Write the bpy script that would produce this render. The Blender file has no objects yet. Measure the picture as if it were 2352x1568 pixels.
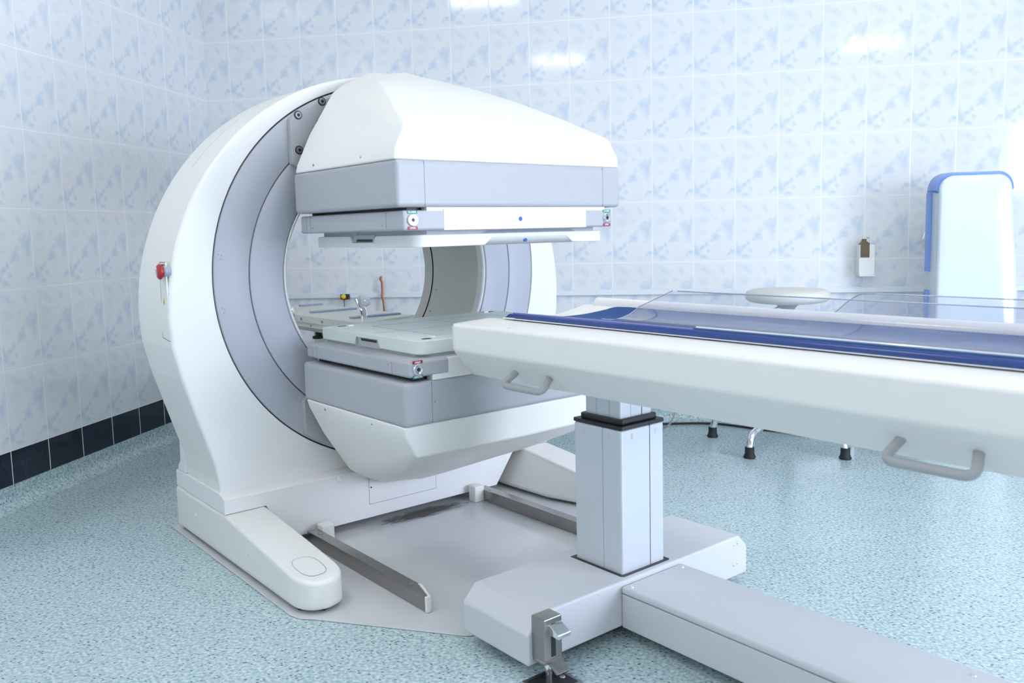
import bpy, bmesh, math, random
from mathutils import Vector, Matrix
random.seed(7)
C = bpy.context.scene.collection
SC = bpy.context.scene
PI = math.pi
TH = 0.8552113334772214
GO = Vector((1.4801795538599314, -1.5268400137127003, 0.0))
T = Vector((math.cos(TH), math.sin(TH), 0)); A = Vector((math.sin(TH), -math.cos(TH), 0))
ZC = 0.8427

# ------------------------------------------------------------------ materials
def mat(name, col, rough=0.5, metal=0.0, spec=0.5, bump=None, var=0.0, vscale=12.0, coat=0.0, emis=None, estr=1.0):
    m = bpy.data.materials.new(name); m.use_nodes = True
    nt = m.node_tree; N = nt.nodes; b = N['Principled BSDF']
    b.inputs['Base Color'].default_value = (*col, 1); b.inputs['Roughness'].default_value = rough
    b.inputs['Metallic'].default_value = metal; b.inputs['Specular IOR Level'].default_value = spec
    b.inputs['Coat Weight'].default_value = coat; b.inputs['Coat Roughness'].default_value = 0.1
    tc = N.new('ShaderNodeTexCoord')
    if var > 0:
        n = N.new('ShaderNodeTexNoise'); n.inputs['Scale'].default_value = vscale; n.inputs['Detail'].default_value = 4
        nt.links.new(tc.outputs['Object'], n.inputs['Vector'])
        mx = N.new('ShaderNodeMix'); mx.data_type = 'RGBA'
        mx.inputs[6].default_value = (*[c * (1 - var) for c in col], 1); mx.inputs[7].default_value = (*[min(1, c * (1 + var)) for c in col], 1)
        nt.links.new(n.outputs['Fac'], mx.inputs[0]); nt.links.new(mx.outputs[2], b.inputs['Base Color'])
    if bump:
        n = N.new('ShaderNodeTexNoise'); n.inputs['Scale'].default_value = bump[0]; n.inputs['Detail'].default_value = 2
        nt.links.new(tc.outputs['Object'], n.inputs['Vector'])
        bp = N.new('ShaderNodeBump'); bp.inputs['Strength'].default_value = bump[1]; bp.inputs['Distance'].default_value = 0.002
        nt.links.new(n.outputs['Fac'], bp.inputs['Height']); nt.links.new(bp.outputs['Normal'], b.inputs['Normal'])
    if emis:
        b.inputs['Emission Color'].default_value = (*emis, 1); b.inputs['Emission Strength'].default_value = estr
    return m

M = {}
M['white'] = mat('white_enamel', (.80, .79, .755), .38, bump=(220, .05), var=.015, vscale=3)
M['cover'] = mat('gantry_cover_paint', (.80, .80, .79), .42, bump=(240, .05), var=.015, vscale=3)
M['cream'] = mat('cream_side_paint', (.79, .785, .75), .45, bump=(240, .05), var=.015, vscale=3)
M['grey'] = mat('grey_paint', (.40, .413, .44), .45, bump=(260, .05), var=.015, vscale=5)
M['ring'] = mat('ring_grey_paint', (.43, .447, .50), .45, bump=(260, .04), var=.01, vscale=4)
M['seam'] = mat('dark_seam', (.05, .055, .07), .7, var=.05)
M['seamgrey'] = mat('grey_seam', (.24, .26, .30), .7, var=.05)
M['black'] = mat('black_plastic', (.012, .012, .014), .45, var=.1)
M['beige'] = mat('bore_liner_beige', (.62, .61, .55), .5, bump=(200, .04), var=.02, vscale=5)
M['steel'] = mat('brushed_steel', (.33, .31, .30), .27, metal=.9, bump=(90, .08), var=.12, vscale=9)
M['chrome'] = mat('chrome', (.86, .86, .88), .07, metal=1.0, var=.02)
M['bolt'] = mat('bolt_metal', (.35, .36, .38), .3, metal=.9, var=.05)
M['alu'] = mat('anodised_aluminium', (.64, .665, .70), .38, metal=.35, bump=(150, .03), var=.02, vscale=5)
M['beam'] = mat('beam_paint', (.60, .605, .63), .42, bump=(240, .05), var=.015, vscale=5)
M['padtop'] = mat('pale_green_pad', (.66, .72, .69), .4, var=.015, vscale=4)
M['nylon'] = mat('white_nylon', (.82, .81, .77), .4, var=.03)
M['blue'] = mat('blue_vinyl', (.014, .065, .22), .6, spec=.2, bump=(40, .15), var=.10, vscale=14)
M['bead'] = mat('blue_edging', (.014, .05, .22), .22, var=.06, vscale=9)
M['lilac'] = mat('lilac_bead_highlight', (.22, .21, .50), .25, var=.05)  # highlight on top of the blue bead, put into colour
M['handle'] = mat('grey_handle', (.36, .365, .37), .42, var=.02)
M['red'] = mat('red_plastic', (.42, .014, .02), .3, var=.05)
M['btngrey'] = mat('button_grey', (.33, .37, .43), .35, var=.03)
M['yellow'] = mat('yellow_sign', (.72, .58, .05), .5, var=.04)
M['green'] = mat('green_label', (.0, .21, .16), .45, var=.03)
M['redlabel'] = mat('red_label', (.33, .018, .06), .45, var=.03)
M['ink'] = mat('white_ink', (.85, .87, .88), .5, var=.01)
M['dot'] = mat('blue_dot', (.01, .10, .50), .3, var=.05)
M['copper'] = mat('copper', (.42, .17, .10), .42, metal=.8, var=.2, vscale=60)
M['gwire'] = mat('green_wire', (.02, .26, .13), .4, var=.05)
M['brown'] = mat('brown_bottle', (.13, .085, .045), .3, var=.15, vscale=30)
M['devwhite'] = mat('gloss_white_panel', (.72, .79, .83), .08, spec=.6, coat=.5, var=.008)
M['devblue'] = mat('periwinkle_plastic', (.19, .31, .70), .22, spec=.5, var=.02)
M['devside'] = mat('pale_side_plastic', (.62, .67, .70), .4, var=.01)
M['rubber'] = mat('black_rubber', (.012, .013, .016), .6, var=.1)
M['cream_seat'] = mat('cream_vinyl_seat', (.70, .68, .60), .4, bump=(60, .06), var=.03)
M['cartwhite'] = mat('ivory_trolley_paint', (.74, .72, .65), .4, var=.015)
M['strip'] = mat('blue_grey_strip', (.36, .43, .58), .35, var=.03)
M['ceil'] = mat('ceiling_paint', (.72, .72, .71), .8, var=.01)
M['rearpaint'] = mat('rear_wall_paint', (.84, .83, .80), .7, var=.02)
M['filldoor'] = mat('fill_door_white', (.84, .83, .80), .45, var=.01, vscale=6)  # even white of the added door, bright for more bounce
M['rail'] = mat('white_trunking', (.78, .81, .85), .35, var=.01)
M['frame'] = mat('window_frame_white', (.8, .8, .8), .4, var=.01)
M['lampbody'] = mat('lamp_frame', (.8, .8, .8), .5, var=.01)
M['led'] = mat('led_panel', (.9, .9, .9), .5, emis=(1.0, .95, .88), estr=11.5)
M['day'] = mat('daylight_glass', (.8, .8, .8), .3, emis=(.72, .80, 1.0), estr=16.0)

def clear_mat(name, tint, gloss=.12, haze=.08, hazecol=(.6, .65, .9)):
    m = bpy.data.materials.new(name); m.use_nodes = True; nt = m.node_tree; N = nt.nodes
    for n in list(N): N.remove(n)
    out = N.new('ShaderNodeOutputMaterial'); tr = N.new('ShaderNodeBsdfTransparent'); tr.inputs[0].default_value = (*tint, 1)
    df = N.new('ShaderNodeBsdfDiffuse'); df.inputs[0].default_value = (*hazecol, 1)
    gl = N.new('ShaderNodeBsdfGlossy'); gl.inputs['Roughness'].default_value = .04
    fr = N.new('ShaderNodeFresnel'); fr.inputs[0].default_value = 1.45
    gm = N.new('ShaderNodeNewGeometry'); ir = N.new('ShaderNodeMapRange'); ir.inputs[3].default_value = 1.45; ir.inputs[4].default_value = 1 / 1.45
    nt.links.new(gm.outputs['Backfacing'], ir.inputs[0]); nt.links.new(ir.outputs[0], fr.inputs[0])
    nz = N.new('ShaderNodeTexNoise'); nz.inputs['Scale'].default_value = 6
    mr = N.new('ShaderNodeMapRange'); mr.inputs[3].default_value = haze * .8; mr.inputs[4].default_value = haze * 1.2
    m1 = N.new('ShaderNodeMixShader'); m2 = N.new('ShaderNodeMixShader')
    nt.links.new(nz.outputs['Fac'], mr.inputs[0]); nt.links.new(mr.outputs[0], m1.inputs[0])
    nt.links.new(tr.outputs[0], m1.inputs[1]); nt.links.new(df.outputs[0], m1.inputs[2])
    mu = N.new('ShaderNodeMath'); mu.operation = 'MULTIPLY'; mu.inputs[1].default_value = gloss
    nt.links.new(fr.outputs[0], mu.inputs[0]); nt.links.new(mu.outputs[0], m2.inputs[0])
    nt.links.new(m1.outputs[0], m2.inputs[1]); nt.links.new(gl.outputs[0], m2.inputs[2])
    nt.links.new(m2.outputs[0], out.inputs[0]); return m
M['acrylic'] = clear_mat('clear_acrylic', (.95, .955, .97), 1.0, .05, (.62, .66, .95))
M['acryledge'] = mat('acrylic_edge', (.30, .36, .50), .2, var=.02)

def tile_mat(name, axis, sign, off, dark=True):
    """glazed wall tile 200 x 298 mm with one repeated cloudy motif; dark navy tiles in the bottom course"""
    m = bpy.data.materials.new(name); m.use_nodes = True; nt = m.node_tree; N = nt.nodes; L = nt.links.new
    b = N['Principled BSDF']
    def math_(op, a, bb=None, c=None):
        n = N.new('ShaderNodeMath'); n.operation = op
        for i, v in enumerate((a, bb, c)):
            if v is None: continue
            if isinstance(v, (int, float)): n.inputs[i].default_value = v
            else: L(v, n.inputs[i])
        return n.outputs[0]
    geo = N.new('ShaderNodeNewGeometry'); sep = N.new('ShaderNodeSeparateXYZ'); L(geo.outputs['Position'], sep.inputs[0])
    h = sep.outputs[axis]; z = sep.outputs[2]
    hu = math_('DIVIDE', math_('SUBTRACT', math_('MULTIPLY', h, sign), off), .2)
    hv = math_('DIVIDE', math_('SUBTRACT', 2.0, z), .29834)
    fu = math_('FRACT', hu); fv = math_('FRACT', math_('ADD', hv, 20.0))
    v15 = math_('MULTIPLY', fv, 1.5)
    cmb = N.new('ShaderNodeCombineXYZ'); L(fu, cmb.inputs[0]); L(v15, cmb.inputs[1])
    nz = N.new('ShaderNodeTexNoise'); nz.inputs['Scale'].default_value = 7.0; nz.inputs['Detail'].default_value = 3; L(cmb.outputs[0], nz.inputs['Vector'])
    vs = N.new('ShaderNodeVectorMath'); vs.operation = 'SUBTRACT'; L(nz.outputs['Color'], vs.inputs[0]); vs.inputs[1].default_value = (.5, .5, .5)
    vm = N.new('ShaderNodeVectorMath'); vm.operation = 'SCALE'; L(vs.outputs[0], vm.inputs[0]); vm.inputs['Scale'].default_value = .14
    va = N.new('ShaderNodeVectorMath'); va.operation = 'ADD'; L(cmb.outputs[0], va.inputs[0]); L(vm.outputs[0], va.inputs[1])
    blobs = [(.26, .135, .19, .065, 35, .50), (.69, .15, .14, .045, 58, .48), (.22, .33, .17, .08, -15, .28), (.545, .30, .08, .03, -20, .25),
             (.75, .40, .10, .10, 20, .55), (.92, .38, .06, .14, 15, .55), (.86, .47, .12, .13, 0, .45), (.88, .60, .08, .09, 0, .32), (.82, .335, .08, .03, 10, .3),
             (.53, .585, .11, .075, 40, .85), (.60, .495, .07, .05, -50, .45), (.44, .655, .045, .045, 30, .6), (.30, .715, .065, .055, 20, .8),
             (.21, .77, .065, .05, 45, .75), (.355, .83, .08, .028, 55, .5), (.08, .835, .10, .10, 20, .8), (.04, .74, .05, .09, 0, .4), (.24, .926, .12, .036, 12, .75),
             (.93, .85, .065, .05, -40, .9), (.85, .885, .04, .05, 20, .5), (.21, .52, .12, .06, 0, .22), (.05, .08, .10, .14, 0, .2)]
    tot = None
    for (cx, cy, rx, ry, ang, w) in blobs:
        mp = N.new('ShaderNodeMapping'); mp.vector_type = 'TEXTURE'; L(va.outputs[0], mp.inputs[0])
        mp.inputs[1].default_value = (cx, cy * 1.5, 0); mp.inputs[2].default_value = (0, 0, math.radians(ang)); mp.inputs[3].default_value = (rx * 1.02, ry * 1.5 * 1.02, 1)
        ln = N.new('ShaderNodeVectorMath'); ln.operation = 'LENGTH'; L(mp.outputs[0], ln.inputs[0])
        mr = N.new('ShaderNodeMapRange'); mr.interpolation_type = 'SMOOTHSTEP'; L(ln.outputs['Value'], mr.inputs[0])
        mr.inputs[1].default_value = .0; mr.inputs[2].default_value = 1.35; mr.inputs[3].default_value = w; mr.inputs[4].default_value = 0
        tot = mr.outputs[0] if tot is None else math_('ADD', tot, mr.outputs[0])
    nz2 = N.new('ShaderNodeTexNoise'); nz2.inputs['Scale'].default_value = 13; nz2.inputs['Detail'].default_value = 5; L(va.outputs[0], nz2.inputs['Vector'])
    tex = math_('MULTIPLY', tot, math_('ADD', math_('MULTIPLY', nz2.outputs['Fac'], 1.5), .25))
    nz3 = N.new('ShaderNodeTexNoise'); nz3.inputs['Scale'].default_value = 2.2; L(cmb.outputs[0], nz3.inputs['Vector'])
    tex = math_('ADD', tex, math_('MULTIPLY', math_('SUBTRACT', nz3.outputs['Fac'], .42), .35))
    tex = math_('MINIMUM', math_('MAXIMUM', tex, 0.0), 1.0)
    mx = N.new('ShaderNodeMix'); mx.data_type = 'RGBA'; L(tex, mx.inputs[0])
    mx.inputs[6].default_value = (.79, .795, .80, 1); mx.inputs[7].default_value = (.54, .635, .74, 1)
    # grout
    du = math_('MULTIPLY', math_('SUBTRACT', .5, math_('ABSOLUTE', math_('SUBTRACT', fu, .5))), .2)
    dv = math_('MULTIPLY', math_('SUBTRACT', .5, math_('ABSOLUTE', math_('SUBTRACT', fv, .5))), .29834)
    zl = 2.0 - 6 * .29834
    isdark = math_('LESS_THAN', z, zl - .001)
    dline = math_('ABSOLUTE', math_('SUBTRACT', z, zl))
    dv = math_('MINIMUM', math_('ADD', dv, math_('MULTIPLY', isdark, 1.0)), dline)
    dmin = math_('MINIMUM', du, dv)
    gr = N.new('ShaderNodeMapRange'); L(dmin, gr.inputs[0]); gr.inputs[1].default_value = .0012; gr.inputs[2].default_value = .0020; gr.inputs[3].default_value = 1; gr.inputs[4].default_value = 0
    # dark bottom course
    nzd = N.new('ShaderNodeTexNoise'); nzd.inputs['Scale'].default_value = 14; nzd.inputs['Detail'].default_value = 6; nzd.inputs['Distortion'].default_value = 1.5; L(geo.outputs['Position'], nzd.inputs['Vector'])
    rd = N.new('ShaderNodeValToRGB'); L(nzd.outputs['Fac'], rd.inputs[0])
    rd.color_ramp.elements[0].position = .45; rd.color_ramp.elements[0].color = (.002, .004, .014, 1)
    rd.color_ramp.elements[1].position = .85; rd.color_ramp.elements[1].color = (.012, .035, .075, 1)
    md = N.new('ShaderNodeMix'); md.data_type = 'RGBA'; L(isdark, md.inputs[0]); L(mx.outputs[2], md.inputs[6]); L(rd.outputs[0], md.inputs[7])
    mg = N.new('ShaderNodeMix'); mg.data_type = 'RGBA'; L(gr.outputs[0], mg.inputs[0]); L(md.outputs[2], mg.inputs[6]); mg.inputs[7].default_value = (.88, .885, .89, 1)
    L(mg.outputs[2], b.inputs['Base Color'])
    rr = N.new('ShaderNodeMapRange'); L(gr.outputs[0], rr.inputs[0]); rr.inputs[3].default_value = .07; rr.inputs[4].default_value = .6; L(rr.outputs[0], b.inputs['Roughness'])
    # bump: glaze waviness + tile edge
    ed = N.new('ShaderNodeMapRange'); ed.interpolation_type = 'SMOOTHSTEP'; L(dmin, ed.inputs[0]); ed.inputs[1].default_value = .0008; ed.inputs[2].default_value = .0035
    nw = N.new('ShaderNodeTexNoise'); nw.inputs['Scale'].default_value = 55; L(geo.outputs['Position'], nw.inputs['Vector'])
    hh = math_('ADD', ed.outputs[0], math_('MULTIPLY', nw.outputs['Fac'], .03))
    bp = N.new('ShaderNodeBump'); bp.inputs['Strength'].default_value = .35; bp.inputs['Distance'].default_value = .0012; L(hh, bp.inputs['Height']); L(bp.outputs['Normal'], b.inputs['Normal'])
    b.inputs['Specular IOR Level'].default_value = .5
    return m
M['tile_back'] = tile_mat('cloudy_blue_tile_back', 0, 1.0, .13722 - 20)
M['tile_left'] = tile_mat('cloudy_blue_tile_left', 1, 1.0, -.19044 - 20)

def floor_mat():
    m = bpy.data.materials.new('flecked_teal_vinyl'); m.use_nodes = True; nt = m.node_tree; N = nt.nodes; L = nt.links.new; b = N['Principled BSDF']
    g = N.new('ShaderNodeNewGeometry')
    def noise(s, d, dist=0):
        n = N.new('ShaderNodeTexNoise'); n.inputs['Scale'].default_value = s; n.inputs['Detail'].default_value = d; n.inputs['Distortion'].default_value = dist
        L(g.outputs['Position'], n.inputs['Vector']); return n.outputs['Fac']
    def ramp(x, p0, c0, p1, c1):
        r = N.new('ShaderNodeValToRGB'); L(x, r.inputs[0]); e = r.color_ramp.elements
        e[0].position = p0; e[0].color = (*c0, 1); e[1].position = p1; e[1].color = (*c1, 1); return r.outputs[0]
    base = ramp(noise(110, 4), .36, (.29, .44, .46), .64, (.62, .72, .73))
    mot = ramp(noise(6, 3), .3, (.94, .94, .94), .7, (1.0, 1.0, 1.0))
    m1 = N.new('ShaderNodeMix'); m1.data_type = 'RGBA'; m1.blend_type = 'MULTIPLY'; m1.inputs[0].default_value = 1; L(base, m1.inputs[6]); L(mot, m1.inputs[7])
    mp = N.new('ShaderNodeMapping'); mp.inputs[2].default_value = (0, 0, .5); mp.inputs[3].default_value = (85, 150, 100); L(g.outputs['Position'], mp.inputs[0])
    v = N.new('ShaderNodeTexVoronoi'); v.inputs['Scale'].default_value = 1.0; L(mp.outputs[0], v.inputs['Vector'])
    fl = N.new('ShaderNodeMapRange'); L(v.outputs['Distance'], fl.inputs[0]); fl.inputs[1].default_value = .20; fl.inputs[2].default_value = .38; fl.inputs[3].default_value = 1; fl.inputs[4].default_value = 0
    sc = N.new('ShaderNodeSeparateColor'); L(v.outputs['Color'], sc.inputs[0])
    gt = N.new('ShaderNodeMapRange'); L(sc.outputs[0], gt.inputs[0]); gt.inputs[1].default_value = .62; gt.inputs[2].default_value = .78
    mu = N.new('ShaderNodeMath'); mu.operation = 'MULTIPLY'; L(fl.outputs[0], mu.inputs[0]); L(gt.outputs[0], mu.inputs[1])
    m2 = N.new('ShaderNodeMix'); m2.data_type = 'RGBA'; L(mu.outputs[0], m2.inputs[0]); L(m1.outputs[2], m2.inputs[6]); m2.inputs[7].default_value = (.04, .10, .13, 1)
    L(m2.outputs[2], b.inputs['Base Color']); b.inputs['Roughness'].default_value = .24; b.inputs['Specular IOR Level'].default_value = .6
    bp = N.new('ShaderNodeBump'); bp.inputs['Strength'].default_value = .10; bp.inputs['Distance'].default_value = .001; L(noise(120, 2), bp.inputs['Height']); L(bp.outputs['Normal'], b.inputs['Normal'])
    return m
M['floor'] = floor_mat()

def plate_mat():
    m = bpy.data.materials.new('stained_grey_floor_plate'); m.use_nodes = True; nt = m.node_tree; N = nt.nodes; L = nt.links.new; b = N['Principled BSDF']
    tc = N.new('ShaderNodeTexCoord')
    mp = N.new('ShaderNodeMapping'); mp.vector_type = 'TEXTURE'; mp.inputs[1].default_value = (.04, -.06, 0); mp.inputs[2].default_value = (0, 0, -.03); mp.inputs[3].default_value = (.34, .085, 1); L(tc.outputs['Object'], mp.inputs[0])
    ln = N.new('ShaderNodeVectorMath'); ln.operation = 'LENGTH'; L(mp.outputs[0], ln.inputs[0])
    nm = N.new('ShaderNodeMapping'); nm.inputs[3].default_value = (14, 42, 1); L(tc.outputs['Object'], nm.inputs[0])
    n = N.new('ShaderNodeTexNoise'); n.inputs['Scale'].default_value = 1.0; n.inputs['Detail'].default_value = 7; n.inputs['Roughness'].default_value = .7; L(nm.outputs[0], n.inputs['Vector'])
    a = N.new('ShaderNodeMapRange'); L(ln.outputs['Value'], a.inputs[0]); a.inputs[1].default_value = .2; a.inputs[2].default_value = 1.1; a.inputs[3].default_value = .62; a.inputs[4].default_value = -.3
    ad = N.new('ShaderNodeMath'); ad.operation = 'ADD'; L(a.outputs[0], ad.inputs[0]); L(n.outputs['Fac'], ad.inputs[1])
    s = N.new('ShaderNodeMapRange'); L(ad.outputs[0], s.inputs[0]); s.inputs[1].default_value = .72; s.inputs[2].default_value = 1.0; s.inputs[3].default_value = 0; s.inputs[4].default_value = .85
    mx = N.new('ShaderNodeMix'); mx.data_type = 'RGBA'; L(s.outputs[0], mx.inputs[0]); mx.inputs[6].default_value = (.60, .605, .61, 1); mx.inputs[7].default_value = (.05, .04, .03, 1)
    L(mx.outputs[2], b.inputs['Base Color']); b.inputs['Roughness'].default_value = .16
    return m
M['plate'] = plate_mat()

# ------------------------------------------------------------------ helpers
def Lc(u, v, z): return Vector((u, -v, z))
def smooth(me, ang=35):
    me.shade_smooth()
    me.set_sharp_from_angle(angle=math.radians(ang))
def obj(name, bm, m, parent=None, bevel=0, seg=3, ang=35, loc=None, recalc=True, wn=False):
    if recalc: bmesh.ops.recalc_face_normals(bm, faces=bm.faces)
    if bevel > 0:
        ed = [e for e in bm.edges if len(e.link_faces) == 2 and e.calc_face_angle(0) > math.radians(28)]
        bmesh.ops.bevel(bm, geom=ed, offset=bevel, segments=seg, profile=.5, affect='EDGES', clamp_overlap=True)
    me = bpy.data.meshes.new(name); bm.to_mesh(me); bm.free(); smooth(me, ang)
    o = bpy.data.objects.new(name, me); C.objects.link(o)
    for mm in (m if isinstance(m, (list, tuple)) else [m]): me.materials.append(mm)
    if bevel > 0 or wn:
        md = o.modifiers.new('weighted_normal', 'WEIGHTED_NORMAL'); md.keep_sharp = True; md.weight = 60
    if parent: o.parent = parent
    if loc is not None: o.location = loc
    return o
def tag(o, label=None, cat=None, group=None, kind=None):
    if label: o['label'] = label
    if cat: o['category'] = cat
    if group: o['group'] = group
    if kind: o['kind'] = kind
    return o
def thing(name, label, cat, loc=(0, 0, 0), rz=0, group=None):
    o = bpy.data.objects.new(name, None); C.objects.link(o); o.empty_display_size = .1
    o.location = loc; o.rotation_euler = (0, 0, rz); return tag(o, label, cat, group)
def box(a, b, bm=None):
    bm = bm or bmesh.new()
    x0, x1 = sorted((a[0], b[0])); y0, y1 = sorted((a[1], b[1])); z0, z1 = sorted((a[2], b[2]))
    v = [bm.verts.new(p) for p in ((x0, y0, z0), (x1, y0, z0), (x1, y1, z0), (x0, y1, z0), (x0, y0, z1), (x1, y0, z1), (x1, y1, z1), (x0, y1, z1))]
    for f in ((0, 3, 2, 1), (4, 5, 6, 7), (0, 1, 5, 4), (1, 2, 6, 5), (2, 3, 7, 6), (3, 0, 4, 7)): bm.faces.new([v[i] for i in f])
    return bm
def gbox(u0, u1, v0, v1, z0, z1, bm=None): return box((u0, -v0, z0), (u1, -v1, z1), bm)
def loft(loops, cap0=True, cap1=True, bm=None, closed=True):
    bm = bm or bmesh.new(); R = [[bm.verts.new(p) for p in l] for l in loops]; n = len(R[0])
    for a, b in zip(R, R[1:]):
        for i in range(n if closed else n - 1):
            j = (i + 1) % n
            bm.faces.new((a[i], a[j], b[j], b[i]))
    if cap0: bm.faces.new(R[0][::-1])
    if cap1: bm.faces.new(R[-1])
    return bm
def prism_v(poly, v0, v1, bm=None):      # polygon in (u,z) pushed along v
    return loft([[Lc(u, v0, z) for u, z in poly], [Lc(u, v1, z) for u, z in poly]], bm=bm)
def prism_u(poly, u0, u1, bm=None):      # polygon in (v,z) pushed along u
    return loft([[Lc(u0, v, z) for v, z in poly], [Lc(u1, v, z) for v, z in poly]], bm=bm)
def prism_z(poly, z0, z1, bm=None):      # polygon in (u,v) pushed along z
    return loft([[Lc(u, v, z0) for u, v in poly], [Lc(u, v, z1) for u, v in poly]], bm=bm)
def tube(path, r, seg=12, bm=None, cap=True):
    bm = bm or bmesh.new(); P = [Vector(p) for p in path]; loops = []; up = None
    rr = r if isinstance(r, (list, tuple)) else [r] * len(P)
    for i, p in enumerate(P):
        d = (P[min(i + 1, len(P) - 1)] - P[max(i - 1, 0)]).normalized()
        if up is None:
            up = Vector((0, 0, 1)) if abs(d.z) < .9 else Vector((1, 0, 0))
        s = d.cross(up).normalized(); up = s.cross(d).normalized()
        loops.append([p + (s * math.cos(2 * PI * k / seg) + up * math.sin(2 * PI * k / seg)) * rr[i] for k in range(seg)])
    return loft(loops, cap, cap, bm)
def rounded_path(pts, r, n=6):
    P = [Vector(p) for p in pts]; out = [P[0]]
    for a, b, c in zip(P, P[1:], P[2:]):
        d1 = (a - b).normalized(); d2 = (c - b).normalized(); q = min(r, (a - b).length * .49, (c - b).length * .49)
        s, e = b + d1 * q, b + d2 * q
        for k in range(n + 1):
            t = k / n; out.append(s * (1 - t) ** 2 + b * 2 * t * (1 - t) + e * t * t)
    out.append(P[-1]); return out
def lathe(prof, seg=32, bm=None, cen=(0, 0, 0), axis='z'):
    bm = bm or bmesh.new(); loops = []; c = Vector(cen)
    for r, h in prof:
        l = []
        for k in range(seg):
            a = 2 * PI * k / seg; x, y = r * math.cos(a), r * math.sin(a)
            p = {'z': Vector((x, y, h)), 'y': Vector((x, h, y)), 'x': Vector((h, x, y))}[axis]
            l.append(c + p)
        loops.append(l)
    return loft(loops, bm=bm)
def disc_v(u, v, z, r, th, seg=24, bm=None, rz=None):      # short cylinder facing +v
    rz = rz or r
    return loft([[Lc(u + r * math.cos(2 * PI * k / seg), v, z + rz * math.sin(2 * PI * k / seg)) for k in range(seg)],
                 [Lc(u + r * math.cos(2 * PI * k / seg), v + th, z + rz * math.sin(2 * PI * k / seg)) for k in range(seg)]], bm=bm)
def disc_u(u, v, z, r, th, seg=20, bm=None, rz=None):      # short cylinder facing -u
    rz = rz or r
    return loft([[Lc(u, v + r * math.cos(2 * PI * k / seg), z + rz * math.sin(2 * PI * k / seg)) for k in range(seg)],
                 [Lc(u - th, v + r * math.cos(2 * PI * k / seg), z + rz * math.sin(2 * PI * k / seg)) for k in range(seg)]], bm=bm)
def rrect(w, h, r, n=5):
    out = []
    for cx, cy, a0 in ((w / 2 - r, h / 2 - r, 0), (-w / 2 + r, h / 2 - r, 90), (-w / 2 + r, -h / 2 + r, 180), (w / 2 - r, -h / 2 + r, 270)):
        for k in range(n + 1):
            a = math.radians(a0 + 90 * k / n); out.append((cx + r * math.cos(a), cy + r * math.sin(a)))
    return out
def text_obj(name, s, size, m, parent, mw):                # lettering as a thin mesh; mw = local matrix
    cu = bpy.data.curves.new(name, 'FONT'); cu.body = s; cu.size = size; cu.align_x = 'CENTER'; cu.align_y = 'CENTER'; cu.extrude = .0002; cu.offset = size * .015
    t = bpy.data.objects.new(name + '_src', cu); C.objects.link(t)
    dg = bpy.context.evaluated_depsgraph_get(); me = bpy.data.meshes.new_from_object(t.evaluated_get(dg)); me.name = name
    bpy.data.objects.remove(t); bpy.data.curves.remove(cu)
    me.transform(mw); me.materials.clear(); me.materials.append(m)
    o = bpy.data.objects.new(name, me); C.objects.link(o); o.parent = parent; return o
def cut(o, cutters):
    for cbm in cutters:
        bmesh.ops.recalc_face_normals(cbm, faces=cbm.faces)
        me = bpy.data.meshes.new('c'); cbm.to_mesh(me); cbm.free(); c = bpy.data.objects.new('c', me); C.objects.link(c)
        c.parent = o.parent
        md = o.modifiers.new('b', 'BOOLEAN'); md.operation = 'DIFFERENCE'; md.object = c; md.solver = 'EXACT'
        bpy.context.view_layer.update()
        dg = bpy.context.evaluated_depsgraph_get(); nm = bpy.data.meshes.new_from_object(o.evaluated_get(dg))
        o.modifiers.clear(); o.modifiers.new('weighted_normal', 'WEIGHTED_NORMAL').keep_sharp = True; old = o.data; nm.name = old.name; o.data = nm; bpy.data.meshes.remove(old); bpy.data.objects.remove(c); bpy.data.meshes.remove(me)
        smooth(o.data, 30)

# ------------------------------------------------------------------ room
X1, Y1, H = 5.9, -6.9, 2.95
def struct(o): return tag(o, kind='structure')
struct(obj('floor', box((-.2, Y1 - .2, -.06), (X1 + .2, .2, 0)), M['floor']))
struct(obj('wall_back', box((-.2, 0, -.06), (X1 + .2, .15, H)), M['tile_back']))
struct(obj('wall_left', box((-.15, Y1, -.06), (0, 0, H)), M['tile_left']))
struct(obj('wall_rear', box((-.15, Y1 - .15, -.06), (X1 + .15, Y1, H)), M['rearpaint']))
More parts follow.
